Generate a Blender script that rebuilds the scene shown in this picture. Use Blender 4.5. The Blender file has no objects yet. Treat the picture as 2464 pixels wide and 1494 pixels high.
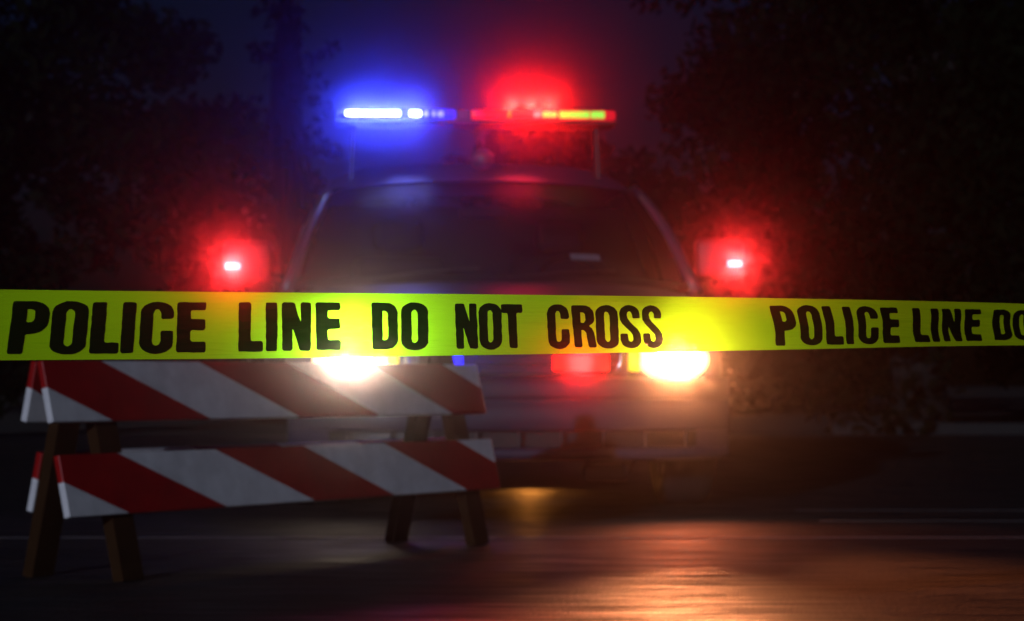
import bpy, bmesh, math, random
from mathutils import Vector, Matrix
from mathutils.geometry import tessellate_polygon
import numpy as np

random.seed(7)
rng = np.random.default_rng(11)
R = math.radians
SC = bpy.context.scene
COL = SC.collection

# ------------------------------------------------------------------ camera
CAM_H = 0.58
F = 6000.0                       # focal length in units of a 2463-wide picture
cam_d = bpy.data.cameras.new("camera")
cam = bpy.data.objects.new("camera", cam_d)
COL.objects.link(cam)
cam.location = (0, 0, CAM_H)
cam.rotation_euler = (R(90), 0, 0)
cam_d.sensor_width = 36.0
cam_d.lens = 36.0 * F / 2463.0
cam_d.shift_y = 168.0 / 2463.0
cam_d.clip_start = 0.05
cam_d.clip_end = 600
cam_d.dof.use_dof = True
cam_d.dof.focus_distance = 3.25
cam_d.dof.aperture_fstop = 10.0
cam_d.dof.aperture_blades = 0
SC.camera = cam

# ------------------------------------------------------------------ world, moonlight, exposure
SUN_EL, SUN_AZ = R(9), R(197)    # low light from behind the camera
world = bpy.data.worlds.new("World")
SC.world = world
world.use_nodes = True
wn = world.node_tree.nodes
wl = world.node_tree.links
wn.clear()
sky = wn.new("ShaderNodeTexSky")
sky.sky_type = 'NISHITA'
sky.sun_disc = False
sky.sun_elevation = R(2)
sky.sun_rotation = SUN_AZ
sky.ozone_density = 4.0
bgn = wn.new("ShaderNodeBackground")
bgn.inputs["Strength"].default_value = 0.010
wo = wn.new("ShaderNodeOutputWorld")
tint = wn.new("ShaderNodeMix"); tint.data_type = 'RGBA'; tint.blend_type = 'MULTIPLY'
tint.inputs["Factor"].default_value = 1.0
tint.inputs["B"].default_value = (0.55, 0.50, 1.0, 1)      # the deep violet of a night sky
wl.new(sky.outputs[0], tint.inputs["A"])
wl.new(tint.outputs["Result"], bgn.inputs[0])
wl.new(bgn.outputs[0], wo.inputs[0])

sun_d = bpy.data.lights.new("moonlight", 'SUN')
sun_d.energy = 1.0
sun_d.angle = R(0.5)
sun_d.color = (0.74, 0.81, 1.0)
sun = bpy.data.objects.new("moonlight", sun_d)
COL.objects.link(sun)
_dir = Vector((math.sin(SUN_AZ) * math.cos(SUN_EL), math.cos(SUN_AZ) * math.cos(SUN_EL), math.sin(SUN_EL)))
sun.rotation_euler = _dir.to_track_quat('Z', 'Y').to_euler()

SC.view_settings.view_transform = 'Standard'
SC.view_settings.look = 'None'
SC.view_settings.exposure = 0.0
SC.view_settings.gamma = 1.0
SC.cycles.use_denoising = True
SC.cycles.volume_bounces = 0
SC.cycles.max_bounces = 8
SC.cycles.transparent_max_bounces = 16
SC.cycles.sample_clamp_indirect = 4.0

LK = 0.03
HAZE = 0.0024
HAZE_G = 0.994


# ------------------------------------------------------------------ helpers
def mat(name):
    m = bpy.data.materials.new(name)
    m.use_nodes = True
    m.node_tree.nodes.clear()
    return m, m.node_tree.nodes, m.node_tree.links


def out(n, l, sock):
    o = n.new("ShaderNodeOutputMaterial")
    l.new(sock, o.inputs["Surface"])
    return o


def pbr(name, col, rough=0.5, metal=0.0, coat=0.0, emit=None, emit_s=0.0, noise=0.0, nscale=20.0, bump=0.0, spec=0.5):
    m, n, l = mat(name)
    p = n.new("ShaderNodeBsdfPrincipled")
    p.inputs["Base Color"].default_value = (*col, 1)
    p.inputs["Roughness"].default_value = rough
    p.inputs["Metallic"].default_value = metal
    p.inputs["Coat Weight"].default_value = coat
    p.inputs["Coat Roughness"].default_value = 0.06
    p.inputs["Specular IOR Level"].default_value = spec
    if emit:
        p.inputs["Emission Color"].default_value = (*emit, 1)
        p.inputs["Emission Strength"].default_value = emit_s
    if noise or bump:
        tc = n.new("ShaderNodeTexCoord")
        t = n.new("ShaderNodeTexNoise")
        t.inputs["Scale"].default_value = nscale
        t.inputs["Detail"].default_value = 6
        l.new(tc.outputs["Object"], t.inputs["Vector"])
        if noise:
            mx = n.new("ShaderNodeMix")
            mx.data_type = 'RGBA'
            mx.inputs["A"].default_value = (*[c * (1 - noise) for c in col], 1)
            mx.inputs["B"].default_value = (*[min(1, c * (1 + noise)) for c in col], 1)
            l.new(t.outputs["Fac"], mx.inputs["Factor"])
            l.new(mx.outputs["Result"], p.inputs["Base Color"])
        if bump:
            b = n.new("ShaderNodeBump")
            b.inputs["Strength"].default_value = bump
            b.inputs["Distance"].default_value = 0.01
            l.new(t.outputs["Fac"], b.inputs["Height"])
            l.new(b.outputs[0], p.inputs["Normal"])
    out(n, l, p.outputs[0])
    return m


def emis(name, col, s):
    m, n, l = mat(name)
    e = n.new("ShaderNodeEmission")
    e.inputs[0].default_value = (*col, 1)
    e.inputs[1].default_value = s
    out(n, l, e.outputs[0])
    return m


def link(name, me, m=None, parent=None, loc=(0, 0, 0), rot=(0, 0, 0)):
    o = bpy.data.objects.new(name, me)
    COL.objects.link(o)
    o.location = loc
    o.rotation_euler = rot
    if m:
        me.materials.append(m)
    if parent:
        o.parent = parent
    return o


def obj(name, bm, m, parent=None, smooth=False, loc=(0, 0, 0), rot=(0, 0, 0)):
    bmesh.ops.recalc_face_normals(bm, faces=bm.faces)
    me = bpy.data.meshes.new(name)
    bm.to_mesh(me)
    bm.free()
    if smooth:
        me.polygons.foreach_set("use_smooth", [True] * len(me.polygons))
    return link(name, me, m, parent, loc, rot)


def empty(name, loc, rz=0, parent=None):
    o = bpy.data.objects.new(name, None)
    COL.objects.link(o)
    o.location = loc
    o.rotation_euler = (0, 0, rz)
    o.empty_display_size = 0.2
    if parent:
        o.parent = parent
    return o


def tag(o, label=None, cat=None, group=None, kind=None):
    if label: o["label"] = label
    if cat: o["category"] = cat
    if group: o["group"] = group
    if kind: o["kind"] = kind
    return o


def box(bm, x0, x1, y0, y1, z0, z1, bev=0.0, seg=2):
    r = bmesh.ops.create_cube(bm, size=1.0)
    vs = r["verts"]
    for v in vs:
        v.co = Vector(((x0 + x1) / 2 + v.co.x * (x1 - x0), (y0 + y1) / 2 + v.co.y * (y1 - y0), (z0 + z1) / 2 + v.co.z * (z1 - z0)))
    if bev:
        es = list({e for v in vs for e in v.link_edges})
        bmesh.ops.bevel(bm, geom=es, offset=bev, segments=seg, profile=0.5, affect='EDGES')


def grid(bm, rows, close=False):
    """rows: list of equally long lists of points"""
    V = [[bm.verts.new(p) for p in r] for r in rows]
    for a, b in zip(V, V[1:]):
        k = len(a)
        for i in range(k if close else k - 1):
            j = (i + 1) % k
            try:
                bm.faces.new((a[i], a[j], b[j], b[i]))
            except ValueError:
                pass
    return V


def tube(bm, pts, rad, seg=10, cap=True):
    pts = [Vector(p) for p in pts]
    rad = rad if isinstance(rad, (list, tuple)) else [rad] * len(pts)
    rings = []
    up = Vector((0.13, 0.27, 0.95))
    for i, p in enumerate(pts):
        t = (pts[min(i + 1, len(pts) - 1)] - pts[max(i - 1, 0)]).normalized()
        a = t.cross(up)
        if a.length < 1e-3: a = t.cross(Vector((1, 0, 0)))
        a.normalize()
        b = t.cross(a)
        rings.append([p + (a * math.cos(2 * math.pi * k / seg) + b * math.sin(2 * math.pi * k / seg)) * rad[i] for k in range(seg)])
    V = grid(bm, rings, close=True)
    if cap:
        bm.faces.new(V[0][::-1])
        bm.faces.new(V[-1])


def beam_box(bm, a, b, w, t, axis):
    """a plank from a to b, w wide along axis, t thick"""
    a, b, axis = Vector(a), Vector(b), Vector(axis).normalized()
    n = (b - a).normalized().cross(axis).normalized()
    V = []
    for p in (a, b):
        V.append([bm.verts.new(p + axis * sx * w / 2 + n * sy * t / 2) for sx, sy in ((-1, -1), (1, -1), (1, 1), (-1, 1))])
    for i in range(4):
        bm.faces.new((V[0][i], V[0][(i + 1) % 4], V[1][(i + 1) % 4], V[1][i]))
    bm.faces.new(V[0][::-1])
    bm.faces.new(V[1])


def spot(name, parent, loc, target, intensity, col, half_deg, blend=1.0, size=0.05):
    d = bpy.data.lights.new(name, 'SPOT')
    d.energy = intensity * 4 * math.pi * LK * (1 if name == "dipped_beam" else 5)
    d.color = col
    d.spot_size = R(2 * half_deg)
    d.spot_blend = blend
    d.shadow_soft_size = size
    o = bpy.data.objects.new(name, d)
    COL.objects.link(o)
    o.parent = parent
    o.location = loc
    dv = Vector(target) - Vector(loc)
    o.rotation_euler = dv.to_track_quat('-Z', 'Y').to_euler()
    return o


# ------------------------------------------------------------------ materials
M = {}
# asphalt: dark, patchy, damp sheen, brushed along x
m, n, l = mat("asphalt")
tc = n.new("ShaderNodeTexCoord")
mp = n.new("ShaderNodeMapping"); mp.inputs["Scale"].default_value = (0.55, 2.6, 1)
l.new(tc.outputs["Object"], mp.inputs[0])
t1 = n.new("ShaderNodeTexNoise"); t1.inputs["Scale"].default_value = 1.6; t1.inputs["Detail"].default_value = 7; t1.inputs["Roughness"].default_value = 0.65
l.new(mp.outputs[0], t1.inputs["Vector"])
t2 = n.new("ShaderNodeTexNoise"); t2.inputs["Scale"].default_value = 120; t2.inputs["Detail"].default_value = 4
l.new(tc.outputs["Object"], t2.inputs["Vector"])
t3 = n.new("ShaderNodeTexNoise"); t3.inputs["Scale"].default_value = 5; t3.inputs["Detail"].default_value = 5
l.new(mp.outputs[0], t3.inputs["Vector"])
cr = n.new("ShaderNodeValToRGB")
cr.color_ramp.elements[0].position = 0.32; cr.color_ramp.elements[0].color = (0.016, 0.0155, 0.016, 1)
cr.color_ramp.elements[1].position = 0.72; cr.color_ramp.elements[1].color = (0.050, 0.047, 0.046, 1)
l.new(t1.outputs["Fac"], cr.inputs[0])
rr_ = n.new("ShaderNodeMapRange"); rr_.inputs["From Min"].default_value = 0.35; rr_.inputs["From Max"].default_value = 0.68
rr_.inputs["To Min"].default_value = 0.38; rr_.inputs["To Max"].default_value = 0.70
l.new(t3.outputs["Fac"], rr_.inputs["Value"])
ad = n.new("ShaderNodeMath"); ad.operation = 'MULTIPLY_ADD'; ad.inputs[1].default_value = 0.55
l.new(t2.outputs["Fac"], ad.inputs[0]); l.new(t3.outputs["Fac"], ad.inputs[2])
bp = n.new("ShaderNodeBump"); bp.inputs["Strength"].default_value = 0.9; bp.inputs["Distance"].default_value = 0.012
l.new(ad.outputs[0], bp.inputs["Height"])
p = n.new("ShaderNodeBsdfPrincipled"); p.inputs["Specular IOR Level"].default_value = 0.3
l.new(cr.outputs[0], p.inputs["Base Color"]); l.new(rr_.outputs[0], p.inputs["Roughness"]); l.new(bp.outputs[0], p.inputs["Normal"])
out(n, l, p.outputs[0])
M["asphalt"] = m

M["soil"] = pbr("verge_soil", (0.014, 0.015, 0.010), 0.95, noise=0.5, nscale=3, bump=0.6)
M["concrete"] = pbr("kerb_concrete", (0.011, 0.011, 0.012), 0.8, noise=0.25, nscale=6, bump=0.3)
M["line"] = pbr("worn_road_paint", (0.55, 0.54, 0.54), 0.6, noise=0.5, nscale=9)
M["paint"] = pbr("dark_car_paint", (0.046, 0.042, 0.080), 0.38, coat=0.6)
M["black"] = pbr("black_plastic", (0.012, 0.012, 0.013), 0.45)
M["trim"] = pbr("dark_trim", (0.03, 0.03, 0.033), 0.35)
M["chrome"] = pbr("chrome", (0.6, 0.6, 0.62), 0.18, metal=1.0)
M["rubber"] = pbr("tyre_rubber", (0.014, 0.014, 0.014), 0.75, noise=0.3, nscale=30)
M["rim"] = pbr("wheel_steel", (0.12, 0.12, 0.125), 0.4, metal=0.8)
M["seat"] = pbr("seat_cloth", (0.05, 0.05, 0.055), 0.9)
M["wood"] = pbr("weathered_wood", (0.034, 0.015, 0.005), 0.9, noise=0.45, nscale=14, bump=0.3, spec=0.1)
M["card"] = pbr("pale_card", (0.16, 0.16, 0.20), 0.6)
M["bark"] = pbr("bark", (0.010, 0.008, 0.007), 0.9, noise=0.4, nscale=8, bump=0.6)
M["amber"] = pbr("amber_lens", (0.6, 0.28, 0.02), 0.2, emit=(1.0, 0.75, 0.02), emit_s=1.2)
M["headlamp"] = emis("headlamp_glow", (1.0, 0.80, 0.62), 9.0)
M["headglow"] = emis("headlamp_reflector", (1.0, 0.60, 0.28), 2.6)
M["blue_lens"] = pbr("blue_lens", (0.01, 0.015, 0.5), 0.15, emit=(0.02, 0.03, 1.0), emit_s=0.9)
M["red_lens"] = pbr("red_lens", (0.5, 0.01, 0.012), 0.15, emit=(1.0, 0.012, 0.03), emit_s=0.55)
M["blue_led"] = emis("blue_led", (0.42, 0.5, 1.0), 12.0)
M["blue_dot"] = emis("blue_led_dim", (0.42, 0.45, 1.0), 1.0)
M["pink_led"] = emis("pink_led", (1.0, 0.32, 0.34), 1.0)
M["yellow_led"] = emis("yellow_led", (0.95, 0.80, 0.14), 1.1)
M["lime_led"] = emis("lime_led", (0.30, 0.98, 0.10), 1.0)
M["amber_led"] = emis("amber_led", (0.75, 0.28, 0.01), 0.6)
M["red_led"] = emis("red_led", (1.0, 0.40, 0.48), 2.4)
M["grille_red"] = emis("grille_red_led", (1.0, 0.012, 0.008), 3.0)
M["grille_blue"] = emis("grille_blue_led", (0.012, 0.015, 1.0), 3.0)

# leaves
m, n, l = mat("dark_leaves")
df = n.new("ShaderNodeBsdfDiffuse")
tc = n.new("ShaderNodeTexCoord"); t = n.new("ShaderNodeTexNoise"); t.inputs["Scale"].default_value = 1.3
l.new(tc.outputs["Object"], t.inputs["Vector"])
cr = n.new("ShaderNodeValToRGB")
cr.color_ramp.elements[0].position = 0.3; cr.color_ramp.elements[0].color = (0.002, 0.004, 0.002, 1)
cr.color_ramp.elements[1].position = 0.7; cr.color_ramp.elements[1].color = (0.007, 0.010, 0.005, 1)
l.new(t.outputs["Fac"], cr.inputs[0]); l.new(cr.outputs[0], df.inputs[0])
out(n, l, df.outputs[0])
M["leaf"] = m

# tinted windscreen
m, n, l = mat("tinted_glass")
tr = n.new("ShaderNodeBsdfTransparent"); tr.inputs[0].default_value = (0.38, 0.38, 0.42, 1)
gl = n.new("ShaderNodeBsdfGlossy"); gl.inputs["Roughness"].default_value = 0.32
fr = n.new("ShaderNodeFresnel"); fr.inputs[0].default_value = 1.22
mx = n.new("ShaderNodeMixShader")
l.new(fr.outputs[0], mx.inputs[0]); l.new(tr.outputs[0], mx.inputs[1]); l.new(gl.outputs[0], mx.inputs[2])
out(n, l, mx.outputs[0])
M["glass"] = m


def film(name, diff, trans, clear, fac_clear, fac_trans):
    m, n, l = mat(name)
    d = n.new("ShaderNodeBsdfDiffuse"); d.inputs[0].default_value = (*diff, 1)
    t = n.new("ShaderNodeBsdfTranslucent"); t.inputs[0].default_value = (*trans, 1)
    c = n.new("ShaderNodeBsdfRefraction"); c.inputs[0].default_value = (*clear, 1)   # hazy plastic: what is behind shows blurred
    c.inputs["Roughness"].default_value = 0.9; c.inputs["IOR"].default_value = 1.03
    c2 = n.new("ShaderNodeBsdfRefraction"); c2.inputs[0].default_value = (*clear, 1)
    c2.inputs["Roughness"].default_value = 0.9; c2.inputs["IOR"].default_value = 0.968
    cm = n.new("ShaderNodeMixShader"); cm.inputs[0].default_value = 0.5
    l.new(c.outputs[0], cm.inputs[1]); l.new(c2.outputs[0], cm.inputs[2])
    g = n.new("ShaderNodeBsdfGlossy"); g.inputs["Roughness"].default_value = 0.25
    a = n.new("ShaderNodeMixShader"); a.inputs[0].default_value = fac_trans
    b = n.new("ShaderNodeMixShader"); b.inputs[0].default_value = fac_clear
    e = n.new("ShaderNodeMixShader"); e.inputs[0].default_value = 0.02
    l.new(d.outputs[0], a.inputs[1]); l.new(t.outputs[0], a.inputs[2])
    l.new(a.outputs[0], b.inputs[1]); l.new(cm.outputs[0], b.inputs[2])
    l.new(b.outputs[0], e.inputs[1]); l.new(g.outputs[0], e.inputs[2])
    # faint wrinkles of the stretched film
    tc = n.new("ShaderNodeTexCoord")
    mp = n.new("ShaderNodeMapping"); mp.inputs["Scale"].default_value = (1.2, 1.2, 22)
    l.new(tc.outputs["Object"], mp.inputs[0])
    ns = n.new("ShaderNodeTexNoise"); ns.inputs["Scale"].default_value = 2.2; ns.inputs["Detail"].default_value = 4
    l.new(mp.outputs[0], ns.inputs["Vector"])
    bu = n.new("ShaderNodeBump"); bu.inputs["Strength"].default_value = 0.8; bu.inputs["Distance"].default_value = 0.01
    l.new(ns.outputs["Fac"], bu.inputs["Height"])
    for s in (d, t, g):
        l.new(bu.outputs[0], s.inputs["Normal"])
    out(n, l, e.outputs[0])
    return m


M["tape"] = film("tape_film", (0.24, 0.70, 0.005), (0.24, 0.92, 0.006), (0.26, 1.0, 0.03), 0.034, 0.48)
M["ink"] = film("tape_ink", (0.008, 0.006, 0.006), (0.03, 0.025, 0.03), (0.35, 0.6, 1.0), 0.022, 0.5)

# barricade stripes
STRIPE_H = 0.178
m, n, l = mat("striped_board")
tc = n.new("ShaderNodeTexCoord")
sx = n.new("ShaderNodeSeparateXYZ"); l.new(tc.outputs["Object"], sx.inputs[0])


def mth(op, a=None, b=None):
    k = n.new("ShaderNodeMath"); k.operation = op
    for i, v in enumerate((a, b)):
        if v is None: continue
        if isinstance(v, (int, float)): k.inputs[i].default_value = v
        else: l.new(v, k.inputs[i])
    return k.outputs[0]


u = mth('ADD', sx.outputs["X"], mth('MULTIPLY', mth('SUBTRACT', sx.outputs["Z"], STRIPE_H), 0.455 / STRIPE_H))
fr_ = mth('FRACT', mth('ADD', mth('DIVIDE', mth('SUBTRACT', u, 0.245), 0.89), 10.0))
isw = mth('LESS_THAN', fr_, 0.5)
ns = n.new("ShaderNodeTexNoise"); ns.inputs["Scale"].default_value = 7; ns.inputs["Detail"].default_value = 8; ns.inputs["Roughness"].default_value = 0.7
l.new(tc.outputs["Object"], ns.inputs["Vector"])
dr = n.new("ShaderNodeMapRange"); dr.inputs["From Min"].default_value = 0.3; dr.inputs["From Max"].default_value = 0.75
dr.inputs["To Min"].default_value = 1.0; dr.inputs["To Max"].default_value = 0.62
l.new(ns.outputs["Fac"], dr.inputs["Value"])
mxc = n.new("ShaderNodeMix"); mxc.data_type = 'RGBA'
mxc.inputs["A"].default_value = (0.40, 0.004, 0.004, 1); mxc.inputs["B"].default_value = (0.84, 0.84, 0.88, 1)
l.new(isw, mxc.inputs["Factor"])
mul = n.new("ShaderNodeMix"); mul.data_type = 'RGBA'; mul.blend_type = 'MULTIPLY'; mul.inputs["Factor"].default_value = 1
l.new(mxc.outputs["Result"], mul.inputs["A"]); l.new(dr.outputs[0], mul.inputs["B"])
p = n.new("ShaderNodeBsdfPrincipled"); p.inputs["Roughness"].default_value = 0.42
l.new(mul.outputs["Result"], p.inputs["Base Color"])
out(n, l, p.outputs[0])
M["stripes"] = m

# ------------------------------------------------------------------ ground, road, kerb, painted lines
bm = bmesh.new()
grid(bm, [[(-200, -30, 0), (200, -30, 0)], [(-200, 260, 0), (200, 260, 0)]])
tag(obj("ground", bm, M["soil"]), kind="structure")
bm = bmesh.new()
grid(bm, [[(-40, -12, .004), (40, -12, .004)], [(-40, 26.5, .004), (40, 26.5, .004)]])
tag(obj("road", bm, M["asphalt"]), kind="structure")
for (y, x0, x1, w) in ((9.08, -3.2, 6, .045), (10.15, 1.25, 6, .04), (10.98, 1.25, 6, .04)):
    bm = bmesh.new()
    k = 40
    rows = [[], []]
    for i in range(k + 1):
        x = x0 + (x1 - x0) * i / k
        j = .006 * math.sin(x * 2.3 + y) + .004 * math.sin(x * 7 + 2 * y)
        rows[0].append((x, y - w / 2 + j, .008)); rows[1].append((x, y + w / 2 + j, .008))
    grid(bm, rows)
    tag(obj("road_marking", bm, M["line"]), kind="structure")
bm = bmesh.new()
box(bm, 3.4, 40, 26.5, 26.75, -.05, .13, .02)
tag(obj("kerb", bm, M["concrete"]), kind="structure")

# ------------------------------------------------------------------ trees


def leaf_mesh(name, clumps, per, size):
    """many small leaf quads scattered in clumps: clumps = list of (centre, radius)"""
    P = []
    for (c, r) in clumps:
        k = max(6, int(per * (r ** 2)))
        d = rng.normal(size=(k, 3)); d /= np.linalg.norm(d, axis=1)[:, None]
        rad = r * rng.random(k)[:, None] ** 0.45
        P.append(np.array(c)[None] + d * rad * np.array([1.0, 1.0, 0.8]))
    P = np.concatenate(P)
    k = len(P)
    a = rng.normal(size=(k, 3)); a /= np.linalg.norm(a, axis=1)[:, None]
    b = np.cross(a, rng.normal(size=(k, 3))); b /= np.linalg.norm(b, axis=1)[:, None]
    s = size * (0.6 + 0.8 * rng.random(k))[:, None]
    V = np.stack([P - a * s, P + b * s * .5, P + a * s, P - b * s * .5], 1).reshape(-1, 3)
    Fc = np.arange(k * 4).reshape(-1, 4)
    me = bpy.data.meshes.new(name)
    me.from_pydata(V.tolist(), [], Fc.tolist())
    return me


def tree(name, x, y, h, rx, ry, z0, nclump, label, per=520, size=.085, seed=0):
    rs = random.Random(seed)
    root = empty(name, (x, y, 0))
    tag(root, label, "tree", "trees around the road")
    bm = bmesh.new()
    top = h * .72
    pts = [(0.12 * math.sin(i * 1.3 + seed), 0.1 * math.cos(i * 1.7 + seed), top * i / 6) for i in range(7)]
    r0 = .035 * h
    tube(bm, pts, [r0 * (1.25 if i == 0 else 1 - .13 * i) for i in range(7)], 9)
    clumps = []
    for k in range(nclump):
        u_ = rs.uniform(-1, 1); th = rs.uniform(0, 2 * math.pi)
        q = math.sqrt(max(0, 1 - u_ * u_)); rad = rs.uniform(.45, 1.0)
        zc = z0 + (h - z0) * (.5 + .5 * u_ * rad)
        c = (rx * q * rad * math.cos(th), ry * q * rad * math.sin(th), zc)
        clumps.append((c, rs.uniform(.16, .34) * (rx + ry) / 2 * (.8 + .3 * rs.random())))
        if k < 14:
            s0 = Vector(pts[2 + k % 4]); e = Vector(c); mid = (s0 + e) / 2 + Vector((0, 0, .12 * h * rs.random()))
            tube(bm, [s0, mid, e], [r0 * .42, r0 * .24, r0 * .07], 6)
    obj("trunk", bm, M["bark"], root, smooth=True)
    link("crown", leaf_mesh("crown", clumps, per, size), M["leaf"], root)
    return root


tree("leafy_tree", -5.9, 25, 8.2, 2.55, 2.6, 0.4, 90, "big dark tree filling the left edge of the photo", seed=3)
tree("leafy_tree", -3.0, 33, 8.0, .62, .9, 0.9, 60, "narrower dark tree right of the sliver of blue sky", per=420, seed=5)
tree("leafy_tree", 4.3, 27, 8.6, 3.0, 2.8, 0.3, 90, "tall dark tree whose left edge stands against the purple sky", seed=8)
tree("leafy_tree", 8.2, 24, 8.0, 3.2, 2.8, 0.3, 80, "black tree filling the right edge of the photo", seed=13)
cl = []
rs = random.Random(4)
for i in range(230):
    x = rs.uniform(-14, 14)
    hh = 4.3 + 3.2 * min(1, max(0, (x - 2.6) if x > 0 else (-5.4 - x))) + .7 * math.sin(x * .9 + 1) + .5 * math.sin(x * 2.3)
    cl.append(((x, rs.uniform(41, 46), rs.uniform(.5, max(1.5, hh))), rs.uniform(.5, .95)))
me = leaf_mesh("far_woods", cl, 420, .14)
tag(link("far_woods", me, M["leaf"]), kind="stuff")

# ------------------------------------------------------------------ police car
CAR_A = R(4.5)
car = empty("police_car", (0.016, 10.7, .004), CAR_A)
tag(car, "dark police car facing the camera with blue and red roof lights and headlights on", "police car")
ci = Matrix.Rotation(-CAR_A, 3, 'Z')


def to_car(p):                      # world point -> car space
    return ci @ (Vector(p) - Vector((0.016, 10.7, .004)))


def plan(x, c=.24, pw=4):           # plan curve of the nose
    return c * abs(x / .97) ** pw


# --- body shell
WY, WR = .92, .43                   # front wheel arch
WY2 = 3.85
ST = [(.10, .86, .80), (.13, .93, .83), (.22, .955, .855), (.36, .965, .875)]
ST += [(.44 + .06 * i, .972 + .002 * i, .885 + .165 * min(1, i / 12)) for i in range(17)]
ST += [(1.5, 1.0, 1.062), (1.8, 1.005, 1.08), (2.3, 1.01, 1.085), (2.8, 1.01, 1.09)]
ST += [(3.36 + .06 * i, 1.005, 1.09) for i in range(17)]
ST += [(4.45, .99, 1.08), (4.7, .97, 1.05), (4.85, .90, .98)]


def zbot(y):
    for w in (WY, WY2):
        if abs(y - w) < WR: return .36 + math.sqrt(WR * WR - (y - w) ** 2)
    return .25


rows = []
for (y, w, zc) in ST:
    zb = zbot(y)
    sh = zc - .22
    half = [(0, zc), (.30 * w, zc - .004), (.62 * w, zc - .018), (.82 * w, zc - .036), (.93 * w, zc - .062), (.985 * w, zc - .12), (w, sh)]
    zb = min(zb, sh - .03)
    for f in (.25, .5, .75, 1.0):
        half.append((w * (1 - .015 * f * f), sh + (zb - sh) * f))
    row = [(-x, y + plan(x, .16, 3) * (1 if y < .9 else max(0, 1.4 - y) * 2 if y < 1.4 else 0), z) for x, z in half[:0:-1]]
    row += [(x, y + plan(x, .16, 3) * (1 if y < .9 else max(0, 1.4 - y) * 2 if y < 1.4 else 0), z) for x, z in half]
    rows.append(row)
bm = bmesh.new()
V = grid(bm, rows)
bm.faces.new(V[-1])
body = obj("body", bm, M["paint"], car, smooth=True)
body["label"] = "dark painted hood, fenders and sides"

# --- front panel between bumper and hood
bm = bmesh.new()
rows = []
xs = [-.93 + 1.86 * i / 40 for i in range(41)]
for (dy, z) in ((.10, .835), (.085, .82), (.08, .70), (.08, .60), (.09, .56)):
    rows.append([(x, plan(x) + dy, z - .04 * abs(x / .93) ** 3 * (z > .75)) for x in xs])
grid(bm, rows)
obj("front_panel", bm, M["paint"], car, smooth=True)

# --- bumper
bm = bmesh.new()
xs = [-.975 + 1.95 * i / 60 for i in range(61)]
prof = [(.10, .590), (.012, .588), (-.004, .578), (-.014, .560), (-.016, .515), (-.012, .500), (.006, .493), (.007, .486), (-.004, .474), (-.006, .42), (-.004, .372), (.006, .360), (.05, .355)]
grid(bm, [[(x, plan(x, .30, 5) + dy, z) for x in xs] for dy, z in prof])
prof = [(.05, .288), (.006, .284), (-.006, .272), (-.004, .250), (.012, .236), (.08, .228), (.20, .226)]
grid(bm, [[(x, plan(x, .30, 5) + dy, z) for x in xs] for dy, z in prof])
for s in (-1, 1):                   # closed corners of the lower intake
    grid(bm, [[(s * (.80 + .175 * i / 8), plan(.80 + .175 * i / 8, .30, 5) + .004, z) for i in range(9)] for z in (.362, .284)])
bumper = obj("bumper", bm, M["paint"], car, smooth=True)
bm = bmesh.new()
xs2 = [-.82 + 1.64 * i / 40 for i in range(41)]
grid(bm, [[(x, plan(x, .30, 5) + .06, z) for x in xs2] for z in (.36, .28)])
obj("lower_intake", bm, M["black"], bumper)
for i in range(-4, 5):
    x = i * .184 + .02
    bm = bmesh.new()
    box(bm, x - .006, x + .006, plan(x, .3, 5) + .012, plan(x, .3, 5) + .055, .287, .357, .002)
    obj("intake_bar", bm, M["trim"], bumper)
bm = bmesh.new()
box(bm, .30, .50, .10, .16, .135, .215, .02)
obj("tow_bracket", bm, M["trim"], car)

# --- grille: dark recess, chrome surround with rounded lower corners, slim bars
bm = bmesh.new()


def rrect(x0, x1, z0, z1, r, k=6):
    pts = []
    for cx, cz, a0 in ((x1 - r, z1 - r, 0), (x0 + r, z1 - r, 90), (x0 + r, z0 + r, 180), (x1 - r, z0 + r, 270)):
        for i in range(k + 1):
            a = R(a0 + 90 * i / k)
            pts.append((cx + r * math.cos(a), cz + r * math.sin(a)))
    return pts


GR = rrect(-.465, .465, .598, .815, .07)
bm.faces.new([bm.verts.new((x, plan(x) + .074, z)) for x, z in GR])
gr = obj("grille", bm, M["black"], car)
bm = bmesh.new()
ri = rrect(-.455, .455, .608, .805, .062)
ro = rrect(-.475, .475, .588, .825, .078)
grid(bm, [[(x, plan(x) + .07, z) for x, z in ro], [(x, plan(x) + .05, z) for x, z in ro], [(x, plan(x) + .045, z) for x, z in ri], [(x, plan(x) + .072, z) for x, z in ri]], close=True)
obj("grille_surround", bm, M["chrome"], gr, smooth=True)
bm = bmesh.new()
for i in range(4):
    z = .645 + .042 * i
    bm = bmesh.new()
    grid(bm, [[(x, plan(x) + dy, z + dz) for x in [-.45 + .9 * j / 20 for j in range(21)]] for dy, dz in ((.073, .005), (.058, .004), (.058, -.004), (.073, -.005))])
    obj("grille_bar", bm, M["trim"], gr)
# warning lights behind the grille opening
for (x, mk, col, w) in ((-.318, "grille_blue", (.01, .012, 1.0), .10), (.285, "grille_red", (1.0, .012, .012), .13)):
    bm = bmesh.new()
    box(bm, x - w, x + w, .040, .066, .612, .690, .012)
    g = obj("grille_light", bm, M["black"], gr)
    g["label"] = "blue grille light" if x < 0 else "red grille light"
    bm = bmesh.new()
    box(bm, x - w + .008, x + w - .008, .033, .0395, .618, .684, .003)
    obj("light_lens", bm, M[mk], g)
    spot("grille_light_beam", g, (x, .02, .655), to_car((0.02, 0, .58)), (80.0 if x < 0 else 65.0), col, 6)

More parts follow.
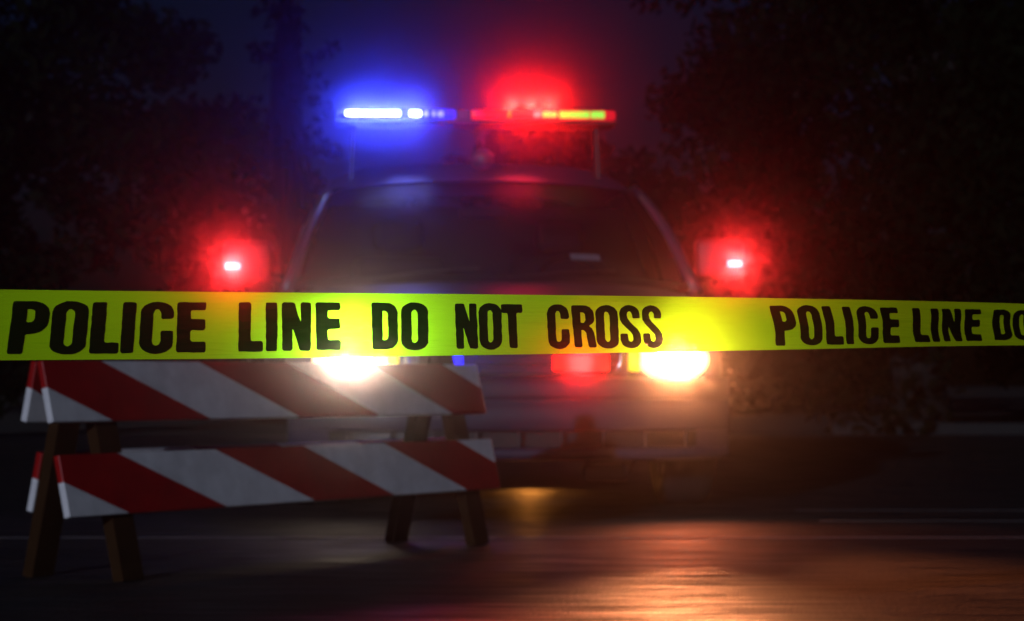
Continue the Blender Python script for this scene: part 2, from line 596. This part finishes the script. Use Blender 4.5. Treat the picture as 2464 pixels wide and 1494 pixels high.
# --- headlights
for s in (-1, 1):
    x0, x1 = .495, .925
    xs = [s * (x0 + (x1 - x0) * i / 14) for i in range(15)]
    def hl(dy, z0, z1, inset=0.0, xa=x0, xb=x1):
        X = [s * (xa + (xb - xa) * i / 14) for i in range(15)]
        return [[(x, plan(x) + dy, z0 + (z1 - z0) * j / 3 - .03 * ((abs(x) - x0) / (x1 - x0)) ** 2 * (j / 3)) for x in X] for j in range(4)]
    bm = bmesh.new()
    grid(bm, hl(.074, .578, .80))
    h = obj("headlight", bm, M["chrome"], car, smooth=True)
    h["label"] = "lit headlight below the yellow tape" if s > 0 else "lit headlight behind the barricade top"
    # bright lamp
    bm = bmesh.new()
    cx, cz = .705, .668
    ring = [[], []]
    vs = []
    for k in range(28):
        a = 2 * math.pi * k / 28
        xx = cx + .165 * math.cos(a); zz = cz + .098 * math.sin(a)
        vs.append((s * xx, plan(xx) + .052, zz))
    c = bm.verts.new((s * cx, plan(cx) + .030, cz))
    V = [bm.verts.new(v) for v in vs]
    for k in range(28):
        bm.faces.new((c, V[k], V[(k + 1) % 28]))
    obj("reflector", bm, M["headglow"], h, smooth=True)
    bm = bmesh.new()
    bmesh.ops.create_uvsphere(bm, u_segments=20, v_segments=10, radius=1.0)
    for v in bm.verts: v.co = Vector((s * cx + v.co.x * .115, plan(cx) + .03 + v.co.y * .02, cz + v.co.z * .066))
    obj("lamp", bm, M["headlamp"], h, smooth=True)
    bm = bmesh.new()
    box(bm, min(s * .50, s * .548), max(s * .50, s * .548), plan(.52) + .048, plan(.52) + .068, .615, .72, .008)
    obj("indicator", bm, M["amber"], h)
    # full beam towards the tape and a dipped beam onto the road
    spot("headlight_beam", h, (s * cx, plan(cx) + .0, cz), to_car((.08, 0, .56)), 262.0 if s > 0 else 430.0, (1.0, .32, .115) if s > 0 else (1.0, .66, .48), 11.5 if s > 0 else 7, size=.06)
    tx = 1.9 if s > 0 else 1.0
    spot("dipped_beam", h, (s * cx, plan(cx) - .05, cz - .04), to_car((tx, 4.9, .55)), 1800.0 if s > 0 else 250.0, (1.0, .24, .07), 14.5 if s > 0 else 12, size=.06)
    if s > 0:
        spot("dipped_beam", h, (s * cx, plan(cx) - .05, cz - .04), to_car((2.0, 5.0, .1)), 85.0, (1.0, .17, .05), 50, size=.06)

# --- windscreen, roof, pillars, side glass
def ws(u, v):                       # u -1..1 across, v 0 bottom .. 1 top
    wb, wt = .955, .765
    bow = .016 * math.sin(math.pi * v)
    w = wb + (wt - wb) * v + bow
    yb = 1.15 + .25 * u * u
    yt = 1.90 + .13 * u * u
    zb = 1.050 - .020 * u * u
    zt = 1.578 - .032 * u * u
    return Vector((w * u, yb + (yt - yb) * v - .05 * math.sin(math.pi * v), zb + (zt - zb) * v + .015 * math.sin(math.pi * v)))


bm = bmesh.new()
grid(bm, [[ws(-1 + 2 * i / 24, j / 12) for i in range(25)] for j in range(13)])
wsh = obj("windshield", bm, M["glass"], car, smooth=True)
bm = bmesh.new()
grid(bm, [[ws(-1 + 2 * i / 24, v) + Vector((0, -.004 - .03 * d, .004 - .01 * d)) for i in range(25)] for v, d in ((.045, 0), (.0, 0), (-.03, .5))])
obj("cowl", bm, M["black"], car, smooth=True)
bm = bmesh.new()
c = [ws(uu, vv) + Vector((0, -.006, .003)) for uu, vv in ((.40, .19), (.56, .19), (.56, .245), (.40, .245))]
grid(bm, [[c[0], c[1]], [c[3], c[2]]])
obj("dashboard_card", bm, M["card"], wsh)
for s in (-1, 1):                   # wipers resting on the glass
    bm = bmesh.new()
    a = ws(-.62 if s < 0 else .06, .03); b = ws(-.08 if s < 0 else .62, .10)
    tube(bm, [a + Vector((0, -.014, .006)), (a + b) / 2 + Vector((0, -.02, .012)), b + Vector((0, -.014, .006))], .006, 6)
    obj("wiper", bm, M["black"], wsh)

# roof
bm = bmesh.new()
rows = []
for j in range(15):
    f = j / 14
    y = 1.90 + (4.05 - 1.90) * f
    zc = 1.582 + .165 * math.sin(min(1, f * 2.1) * math.pi / 2) - .08 * max(0, f - .5) * 2
    w = .80 + .03 * math.sin(math.pi * f) - .05 * f * f
    row = []
    for i in range(25):
        uu = -1 + 2 * i / 24
        row.append((w * uu, y + .13 * uu * uu * (1 - f) - .005, zc - .040 * uu * uu - .10 * abs(uu) ** 9 * (.35 + .65 * min(1, f * 3)) + .002))
    rows.append(row)
grid(bm, rows)
roof = obj("roof", bm, M["paint"], car, smooth=True)
bm = bmesh.new()
bmesh.ops.create_uvsphere(bm, u_segments=16, v_segments=10, radius=1.0)
for v in bm.verts: v.co = Vector((v.co.x * .062, 2.15 + v.co.y * .08, 1.715 + v.co.z * .055))
obj("antenna", bm, M["paint"], roof, smooth=True)

for s in (-1, 1):
    bm = bmesh.new()
    pts = [ws(s, v) + Vector((s * .022, .012, 0)) for v in [i / 10 for i in range(11)]]
    pts[0] += Vector((s * .02, -.02, -.03))
    tube(bm, pts, [.036 - .010 * i / 10 for i in range(11)], 10)
    obj("windshield_pillar", bm, M["paint"], car, smooth=True)
    # side windows
    bot = lambda y: Vector((s * 1.0, y, 1.085))
    top = lambda y: Vector((s * .79, y, 1.585))
    for (ya, yb, yta, ytb) in ((1.50, 2.55, 2.12, 2.55), (2.65, 3.55, 2.65, 3.45), (3.62, 4.4, 3.55, 3.95)):
        bm = bmesh.new()
        grid(bm, [[bot(ya), bot(yb)], [(bot(ya) + top(yta)) / 2 + Vector((s * .03, 0, 0)), (bot(yb) + top(ytb)) / 2 + Vector((s * .03, 0, 0))], [top(yta), top(ytb)]])
        obj("side_window", bm, M["glass"], car, smooth=True)
    for (ya, yb, yta, ytb) in ((2.55, 2.65, 2.55, 2.65), (3.55, 3.62, 3.45, 3.55), (4.4, 4.75, 3.95, 4.05)):
        bm = bmesh.new()
        grid(bm, [[bot(ya), bot(yb)], [(bot(ya) + top(yta)) / 2 + Vector((s * .033, 0, 0)), (bot(yb) + top(ytb)) / 2 + Vector((s * .033, 0, 0))], [top(yta), top(ytb)]])
        obj("side_pillar", bm, M["paint"], car, smooth=True)
bm = bmesh.new()
grid(bm, [[(-.97, 4.72, 1.07), (.97, 4.72, 1.07)], [(-.76, 4.05, 1.58), (.76, 4.05, 1.58)]])
obj("rear_window", bm, M["glass"], car)

# interior
bm = bmesh.new()
grid(bm, [[(-.9 + 1.8 * i / 12, y, z) for i in range(13)] for y, z in ((1.30, 1.02), (1.62, 1.06), (1.72, 1.00), (1.72, .75))])
box(bm, .20, .62, 1.58, 1.75, 1.04, 1.10, .03)
obj("dashboard", bm, M["trim"], car, smooth=True)
bm = bmesh.new()
pts = [(.42 + .18 * math.cos(2 * math.pi * k / 24), 1.86 + .06 * math.sin(2 * math.pi * k / 24), 1.03 + .17 * math.sin(2 * math.pi * k / 24)) for k in range(25)]
tube(bm, pts, .014, 6, cap=False)
obj("steering_wheel", bm, M["black"], car, smooth=True)
for s in (-1, 1):
    bm = bmesh.new()
    box(bm, s * .42 - .25, s * .42 + .25, 2.30, 2.45, .55, 1.22, .06)
    st = obj("seat", bm, M["seat"], car, smooth=True)
    bm = bmesh.new()
    box(bm, s * .42 - .13, s * .42 + .13, 2.33, 2.43, 1.25, 1.42, .045)
    obj("headrest", bm, M["seat"], st, smooth=True)
bm = bmesh.new()
box(bm, -.14, .10, 1.80, 1.83, 1.385, 1.445, .012)
obj("rear_view_mirror", bm, M["trim"], car)
bm = bmesh.new()
box(bm, -.84, .84, .35, 4.6, .24, .40, .02)
ub = obj("underbody", bm, M["black"], car)
spot("underbody_amber_glow", ub, (.30, 2.75, .225), (.36, 1.75, 0), 4.0, (1.0, .33, .05), 56)
bm = bmesh.new()
grid(bm, [[(-.92, 2.62, .5), (.92, 2.62, .5)], [(-.95, 2.62, 1.05), (.95, 2.62, 1.05)], [(-.78, 2.62, 1.5), (.78, 2.62, 1.5)]])
obj("partition", bm, M["black"], car)

# wheels
def wheel(x, y, s):
    bm = bmesh.new()
    prof = [(-.10, .235), (-.118, .28), (-.118, .325), (-.10, .352), (-.05, .36), (.05, .36), (.10, .352), (.118, .325), (.118, .28), (.10, .235)]
    rows = [[(x + a, y + r * math.cos(2 * math.pi * k / 36), .36 + r * math.sin(2 * math.pi * k / 36)) for k in range(36)] for a, r in prof]
    grid(bm, rows, close=True)
    w = obj("wheel", bm, M["rubber"], car, smooth=True)
    bm = bmesh.new()
    prof = [(.07, .24), (.09, .22), (.05, .19), (.045, .08), (.07, .05), (.07, .0)]
    rows = [[(x + s * a, y + r * math.cos(2 * math.pi * k / 30), .36 + r * math.sin(2 * math.pi * k / 30)) for k in range(30)] for a, r in prof]
    grid(bm, rows, close=True)
    obj("rim", bm, M["rim"], w, smooth=True)


for s in (-1, 1):
    wheel(s * .855, WY, s)
    wheel(s * .855, WY2, s)

# mirrors with red warning lights
for s, xo in ((-1, 1.255), (1, 1.195)):
    z = 1.149 if s > 0 else 1.128
    bm = bmesh.new()
    box(bm, min(s * (xo - .19), s * (xo + .05)), max(s * (xo - .19), s * (xo + .05)), 1.46, 1.58, z - .075, z + .125, .035, 3)
    tube(bm, [(s * .98, 1.56, 1.06), (s * (xo - .12), 1.53, z - .05)], .03, 8)
    mr = obj("side_mirror", bm, M["black"], car, smooth=True)
    bm = bmesh.new()
    box(bm, s * xo - .036, s * xo + .036, 1.448, 1.459, z - .014, z + .014, .004)
    obj("mirror_light", bm, M["red_led"], mr)
    spot("mirror_light_beam", mr, (s * xo, 1.42, z), to_car((0, 0, .6)), 120.0, (1.0, .020, .022), 6, size=.03)

# light bar on its brackets
LY, LZ = 2.30, 1.948
bm = bmesh.new()
box(bm, -.755, .70, LY - .15, LY + .15, LZ - .050, LZ - .030, .008)
box(bm, -.135, -.055, LY - .13, LY + .13, LZ - .036, LZ + .024, .006)
bar = obj("light_bar", bm, M["black"], car)
for x in (-.66, .60):
    bm = bmesh.new()
    beam_box(bm, (x * 1.02, LY, 1.60), (x, LY, LZ - .055), .10, .022, (0, 1, 0))
    obj("bar_bracket", bm, M["black"], bar)


def lens(x0, x1, mk, lab):
    bm = bmesh.new()
    box(bm, x0, x1, LY - .14, LY + .14, LZ - .026, LZ + .026, .016, 3)
    o = obj("lens", bm, M[mk], bar, smooth=False)
    o["label"] = lab


lens(-.745, -.135, "blue_lens", "blue lens")
lens(-.055, .695, "red_lens", "red lens")


def led(x0, x1, mk, hh=.018, zc=0.0):
    bm = bmesh.new()
    box(bm, x0, x1, LY - .150, LY - .141, LZ + zc - hh, LZ + zc + hh, .004)
    obj("led_module", bm, M[mk], bar)


b0 = 1152.0
px = lambda a: (a - b0) / 461.0
led(px(828), px(893), "blue_led", .0135); led(px(894), px(957), "blue_led", .0135)
led(px(980), px(1006), "blue_led", .0135)
led(px(1013), px(1024), "blue_dot", .015); led(px(1033), px(1041), "blue_dot", .015); led(px(1046), px(1060), "blue_dot", .015)
led(px(1212), px(1221), "amber_led", .020)
led(px(1275), px(1292), "pink_led", .014); led(px(1296), px(1330), "yellow_led", .014)
led(px(1336), px(1408), "lime_led", .018); led(px(1411), px(1444), "lime_led", .018)
for a in (850, 895, 940, 990):
    spot("blue_beam", bar, (px(a), LY - .17, LZ), to_car((0, 0, .6)), 65.0, (.03, .045, 1.0), 8.5, size=.03)
for a in (1220, 1265, 1310):
    spot("red_beam", bar, (px(a), LY - .17, LZ + .05), to_car((0, 0, .65)), 72.0, (1.0, .008, .006), 12, size=.03)

for x, col in ((-.42, (.16, .18, 1.0)), (.22, (1.0, .02, .05))):   # spill of the lenses onto the roof
    spot("roof_spill", bar, (x, LY - .10, LZ - .055), (x * .9, LY - .32, 1.62), 4.5, col, 62, size=.18)

# ------------------------------------------------------------------ barricade
bar_a = math.atan2(.848, .53)
bar_root = empty("barricade", (-1.38, 7.04, .004), bar_a)
tag(bar_root, "red and white striped A-frame barricade standing on wooden legs before the car", "barricade")
APEX, HS, L = .75, .175, 2.25
lean = math.atan2(HS, APEX)


def plane_y(z):                     # half spread of the frame at height z
    return HS * (1 - z / APEX)


bmb = bmesh.new()
box(bmb, 0, L, -.011, .011, 0, STRIPE_H, .003, 2)
board_me = bpy.data.meshes.new("board")
bmesh.ops.recalc_face_normals(bmb, faces=bmb.faces)
bmb.to_mesh(board_me); bmb.free()
board_me.materials.append(M["stripes"])
for z in (.457, .192):
    for s in (-1, 1):
        y = s * (plane_y(z) + .034)
        o = bpy.data.objects.new("board", board_me)
        COL.objects.link(o)
        o.parent = bar_root
        o.location = ((.11 if z > .4 else .20) if s > 0 else 0, y, z)
        o.rotation_euler = (s * lean, 0, 0)
for x, top in ((.25, 0), (2.10, 0)):
    for s in (-1, 1):
        bm = bmesh.new()
        beam_box(bm, (x, s * HS, 0), (x, s * .004, APEX - .015), .092, .038, (1, 0, 0))
        obj("leg", bm, M["wood"], bar_root)

# ------------------------------------------------------------------ police tape
TX = [-900, 0, 600, 1231, 1850, 2463, 3600, 5200]
TT = [684, 696, 702, 707, 715, 728, 770, 850]
TB = [880, 867, 862.5, 853, 842, 831, 840, 900]
TD = [2.55, 2.85, 3.0, 3.18, 3.45, 3.85, 4.6, 5.4]
TW = .0815
CREASES = [(-60, 60, .0016), (530, -90, .0014), (862, 80, .0018), (1062, -60, .0011), (1290, 70, .0013), (1665, -50, .0022), (1745, 60, .0022), (1815, 90, .0012), (2185, -50, .0012), (2380, 40, .0012)]


def cr_interp(xs, ys, x):
    return float(np.interp(x, xs, ys)) if x < xs[0] or x > xs[-1] else _herm(xs, ys, x)


def _herm(xs, ys, x):
    i = max(0, min(len(xs) - 2, int(np.searchsorted(xs, x) - 1)))
    def sl(j):
        if j <= 0: return (ys[1] - ys[0]) / (xs[1] - xs[0])
        if j >= len(xs) - 1: return (ys[-1] - ys[-2]) / (xs[-1] - xs[-2])
        return (ys[j + 1] - ys[j - 1]) / (xs[j + 1] - xs[j - 1])
    h = xs[i + 1] - xs[i]; t = (x - xs[i]) / h
    a, b = ys[i], ys[i + 1]
    return (2 * t ** 3 - 3 * t ** 2 + 1) * a + (t ** 3 - 2 * t ** 2 + t) * h * sl(i) + (-2 * t ** 3 + 3 * t ** 2) * b + (t ** 3 - t ** 2) * h * sl(i + 1)


def tape_pt(x, f, off=0.0):
    """point on the band: x along it, f 0 at the top edge .. 1 at the bottom edge"""
    d = cr_interp(TX, TD, x)
    yt = cr_interp(TX, TT, x); yb = cr_interp(TX, TB, x)
    h = (yb - yt) * d / F
    back = math.sqrt(max(0, TW * TW - h * h))
    X = (x - 1231.5) / F * d
    zt = CAM_H - (yt - 915) * d / F
    cup = .0022 * math.sin(math.pi * f) + .0012 * math.sin(x * .006 + 5 * f)
    for cx_, sl, am in CREASES:         # shallow slanting creases pulled by the tension
        q = (x - cx_ - sl * (f - .5)) / 22.0
        if abs(q) < 3:
            cup += am * math.exp(-q * q) * (.35 + .65 * f)
    return Vector((X, d + back * (1 - f) + cup - off, zt - h * f))


bm = bmesh.new()
NX = 700
grid(bm, [[tape_pt(TX[0] + (TX[-1] - TX[0]) * i / NX, j / 10) for i in range(NX + 1)] for j in range(11)])
tape = obj("police_tape", bm, M["tape"], smooth=True)
tag(tape, "yellow plastic tape printed POLICE LINE DO NOT CROSS stretched across the scene", "barrier tape")


def arc(cx, cy, rx, ry, a0, a1, k=8):
    return [(cx + rx * math.cos(R(a0 + (a1 - a0) * i / k)), cy + ry * math.sin(R(a0 + (a1 - a0) * i / k))) for i in range(k + 1)]


G = {}
G['I'] = ([(0, 0), (1, 0), (1, 1), (0, 1)], [])
G['L'] = ([(0, 0), (1, 0), (1, .215), (.50, .215), (.50, 1), (0, 1)], [])
G['E'] = ([(0, 0), (1, 0), (1, .215), (.47, .215), (.47, .44), (.97, .44), (.97, .665), (.47, .665), (.47, .84), (1, .84), (1, 1), (0, 1)], [])
G['T'] = ([(.29, 0), (.70, 0), (.70, .80), (1, .80), (1, 1), (0, 1), (0, .80), (.29, .80)], [])
G['N'] = ([(0, 0), (.355, 0), (.355, .47), (.62, 0), (1, 0), (1, 1), (.645, 1), (.645, .58), (.43, 1), (0, 1)], [])
G['O'] = (arc(.5, .8, .5, .2, 0, 180, 12) + arc(.5, .2, .5, .2, 180, 360, 12), [arc(.5, .76, .115, .085, 0, 180) + arc(.5, .24, .115, .085, 180, 360)])
G['D'] = ([(0, 0)] + arc(.52, .22, .48, .22, -90, 0) + arc(.52, .78, .48, .22, 0, 90) + [(0, 1)], [[(.41, .20)] + arc(.50, .27, .125, .07, -90, 0) + arc(.50, .75, .125, .07, 0, 90) + [(.41, .82)]])
G['P'] = ([(0, 0), (.42, 0), (.42, .375)] + arc(.52, .62, .48, .245, -90, 0) + arc(.52, .76, .48, .24, 0, 90) + [(0, 1)], [[(.41, .60)] + arc(.48, .67, .13, .07, -90, 0) + arc(.48, .78, .13, .07, 0, 90) + [(.41, .85)]])
G['R'] = ([(0, 0), (.36, 0), (.36, .41), (.48, .41), (.57, .34), (.62, 0), (1.0, 0), (.93, .36), (.86, .45), (.72, .505)] + arc(.60, .66, .40, .14, -45, 0, 4) + arc(.52, .80, .48, .20, 0, 90) + [(0, 1)],
          [[(.38, .58)] + arc(.46, .66, .14, .08, -90, 0) + arc(.46, .76, .14, .07, 0, 90) + [(.38, .83)]])
G['C'] = ([(1, .445), (.62, .445)] + arc(.5, .25, .12, .09, 0, -180) + arc(.5, .76, .115, .09, 180, 0) + [(.62, .67), (1, .67)] + arc(.5, .79, .5, .21, 0, 180, 10) + arc(.5, .21, .5, .21, 180, 360, 10), [])
G['S'] = ([(1, .69)] + arc(.5, .80, .5, .20, 0, 180, 10) + [(.02, .66), (.12, .57), (.50, .38), (.60, .31)] + arc(.5, .24, .125, .085, 0, -180) + [(.375, .345), (0, .345)] + arc(.5, .20, .5, .20, 180, 360, 10)
          + [(.98, .33), (.86, .44), (.50, .61), (.40, .69)] + arc(.5, .77, .125, .08, 180, 0) + [(.625, .69)], [])


def soften(poly, asp, r=.045):
    """round the sharp corners a little, as printed ink does"""
    outp = []
    k = len(poly)
    for i in range(k):
        p, a, b = Vector(poly[i]), Vector(poly[i - 1]), Vector(poly[(i + 1) % k])
        S = lambda v: Vector((v.x * asp, v.y))
        d1, d2 = S(a - p), S(b - p)
        if d1.length < 1e-6 or d2.length < 1e-6: continue
        if d1.normalized().dot(d2.normalized()) > -.75:
            q = min(r, d1.length * .35, d2.length * .35)
            e1 = p + (a - p) * (q / d1.length); e2 = p + (b - p) * (q / d2.length)
            for t in (0, .5, 1):
                outp.append(e1 * (1 - t) ** 2 + p * 2 * t * (1 - t) + e2 * t ** 2)
        else:
            outp.append(p)
    # subdivide long edges, with a slight waver of the print edge
    res = []
    for i, p in enumerate(outp):
        b = outp[(i + 1) % len(outp)]
        nseg = max(1, int(Vector(((b - p).x * asp, (b - p).y)).length / .09))
        for j in range(nseg):
            q = p + (b - p) * j / nseg
            res.append(Vector((q.x + random.uniform(-.006, .006) / asp, q.y + random.uniform(-.005, .005), 0)))
    return res


S1 = lambda c: c * .3609
S2 = lambda c: 844.7 + c * .3609
S3 = lambda c: 1689.5 + c * .31398
Y1 = lambda c: 675.8 + c * .3609
Y3 = lambda c: 675.8 + c * .31398
WORDS = [
    ("POLICE", S1, Y1, [(80, 333, 45, 298, 133, 488), (347, 592, 322, 567, 132, 492), (611, 803, 592, 787, 139, 485), (812, 905, 800, 888, 139, 482), (934, 1155, 923, 1150, 136, 487), (1176, 1369, 1172, 1369, 140, 477)]),
    ("LINE", S1, Y1, [(1585, 1750, 1585, 1751, 140, 472), (1765, 1843, 1770, 1846, 141, 469), (1872, 2067, 1880, 2071, 141, 466), (2097, 2262, 2107, 2274, 141, 462)]),
    ("DO", S2, Y1, [(128, 305, 142, 312, 142, 457), (326, 507, 335, 516, 139, 464)]),
    ("NOT", S2, Y1, [(687, 833, 703, 847, 147, 452), (845, 1000, 858, 1007, 144, 459), (995, 1140, 1018, 1152, 152, 447)]),
    ("CROSS", S2, Y1, [(1303, 1449, 1315, 1462, 152, 455), (1467, 1613, 1490, 1640, 158, 443), (1626, 1778, 1640, 1790, 157, 452), (1788, 1923, 1800, 1938, 157, 450), (1938, 2067, 1952, 2084, 159, 448)]),
    ("POLICE", S3, Y3, [(537, 712, 571, 748, 184, 496), (738, 912, 766, 934, 180, 495), (938, 1075, 963, 1096, 188, 488), (1093, 1160, 1115, 1173, 192, 485), (1195, 1359, 1212, 1364, 188, 486), (1387, 1522, 1397, 1525, 198, 476)]),
    ("LINE", S3, Y3, [(1630, 1750, 1632, 1750, 203, 470), (1772, 1833, 1768, 1826, 206, 466), (1860, 2008, 1853, 1995, 207, 463), (2037, 2163, 2022, 2145, 211, 460)]),
    ("DO", S3, Y3, [(2262, 2397, 2236, 2380, 214, 454), (2420, 2552, 2390, 2530, 216, 453)]),
]
for wi, (word, SX, SY, boxes) in enumerate(WORDS):
    bm = bmesh.new()
    for ch, (tl, trr, bl, br, yt, yb) in zip(word, boxes):
        xa, xb, xc, xd = SX(tl), SX(trr), SX(bl), SX(br)
        ya, yb_ = SY(yt), SY(yb)
        asp = (xb - xa) / (yb_ - ya)
        if wi >= 5: asp *= 1.1
        o_, holes = G[ch]
        polys = [soften(o_, asp)] + [soften(hh, asp, .02) for hh in holes]
        flat = [v for pl in polys for v in pl]
        tris = tessellate_polygon(polys)
        vs = []
        for v in flat:
            f = 1 - v.y
            wob = (2.4 * math.sin(6.0 * f + wi * .7 + .004 * xa) if wi >= 5 else 0.0)
            X = (xa + (xc - xa) * f) * (1 - v.x) + (xb + (xd - xb) * f) * v.x + wob
            Yp = ya + (yb_ - ya) * f
            ttop = cr_interp(TX, TT, X); tbot = cr_interp(TX, TB, X)
            vs.append(bm.verts.new(tape_pt(X, (Yp - ttop) / (tbot - ttop), .0016)))
        for t in tris:
            try: bm.faces.new([vs[i] for i in t])
            except ValueError: pass
    obj("printed_word", bm, M["ink"], tape)

# ------------------------------------------------------------------ haze: one even box added to give the lamps lens-like halos
m, n, l = mat("halo_haze")
vp = n.new("ShaderNodeVolumePrincipled")
vp.inputs["Color"].default_value = (.9, .9, .92, 1)
vp.inputs["Density"].default_value = HAZE
vp.inputs["Anisotropy"].default_value = HAZE_G
o = n.new("ShaderNodeOutputMaterial")
l.new(vp.outputs[0], o.inputs["Volume"])
bm = bmesh.new()
box(bm, -210, 210, -35, 270, -1, 13)
tag(obj("haze", bm, m), kind="stuff")
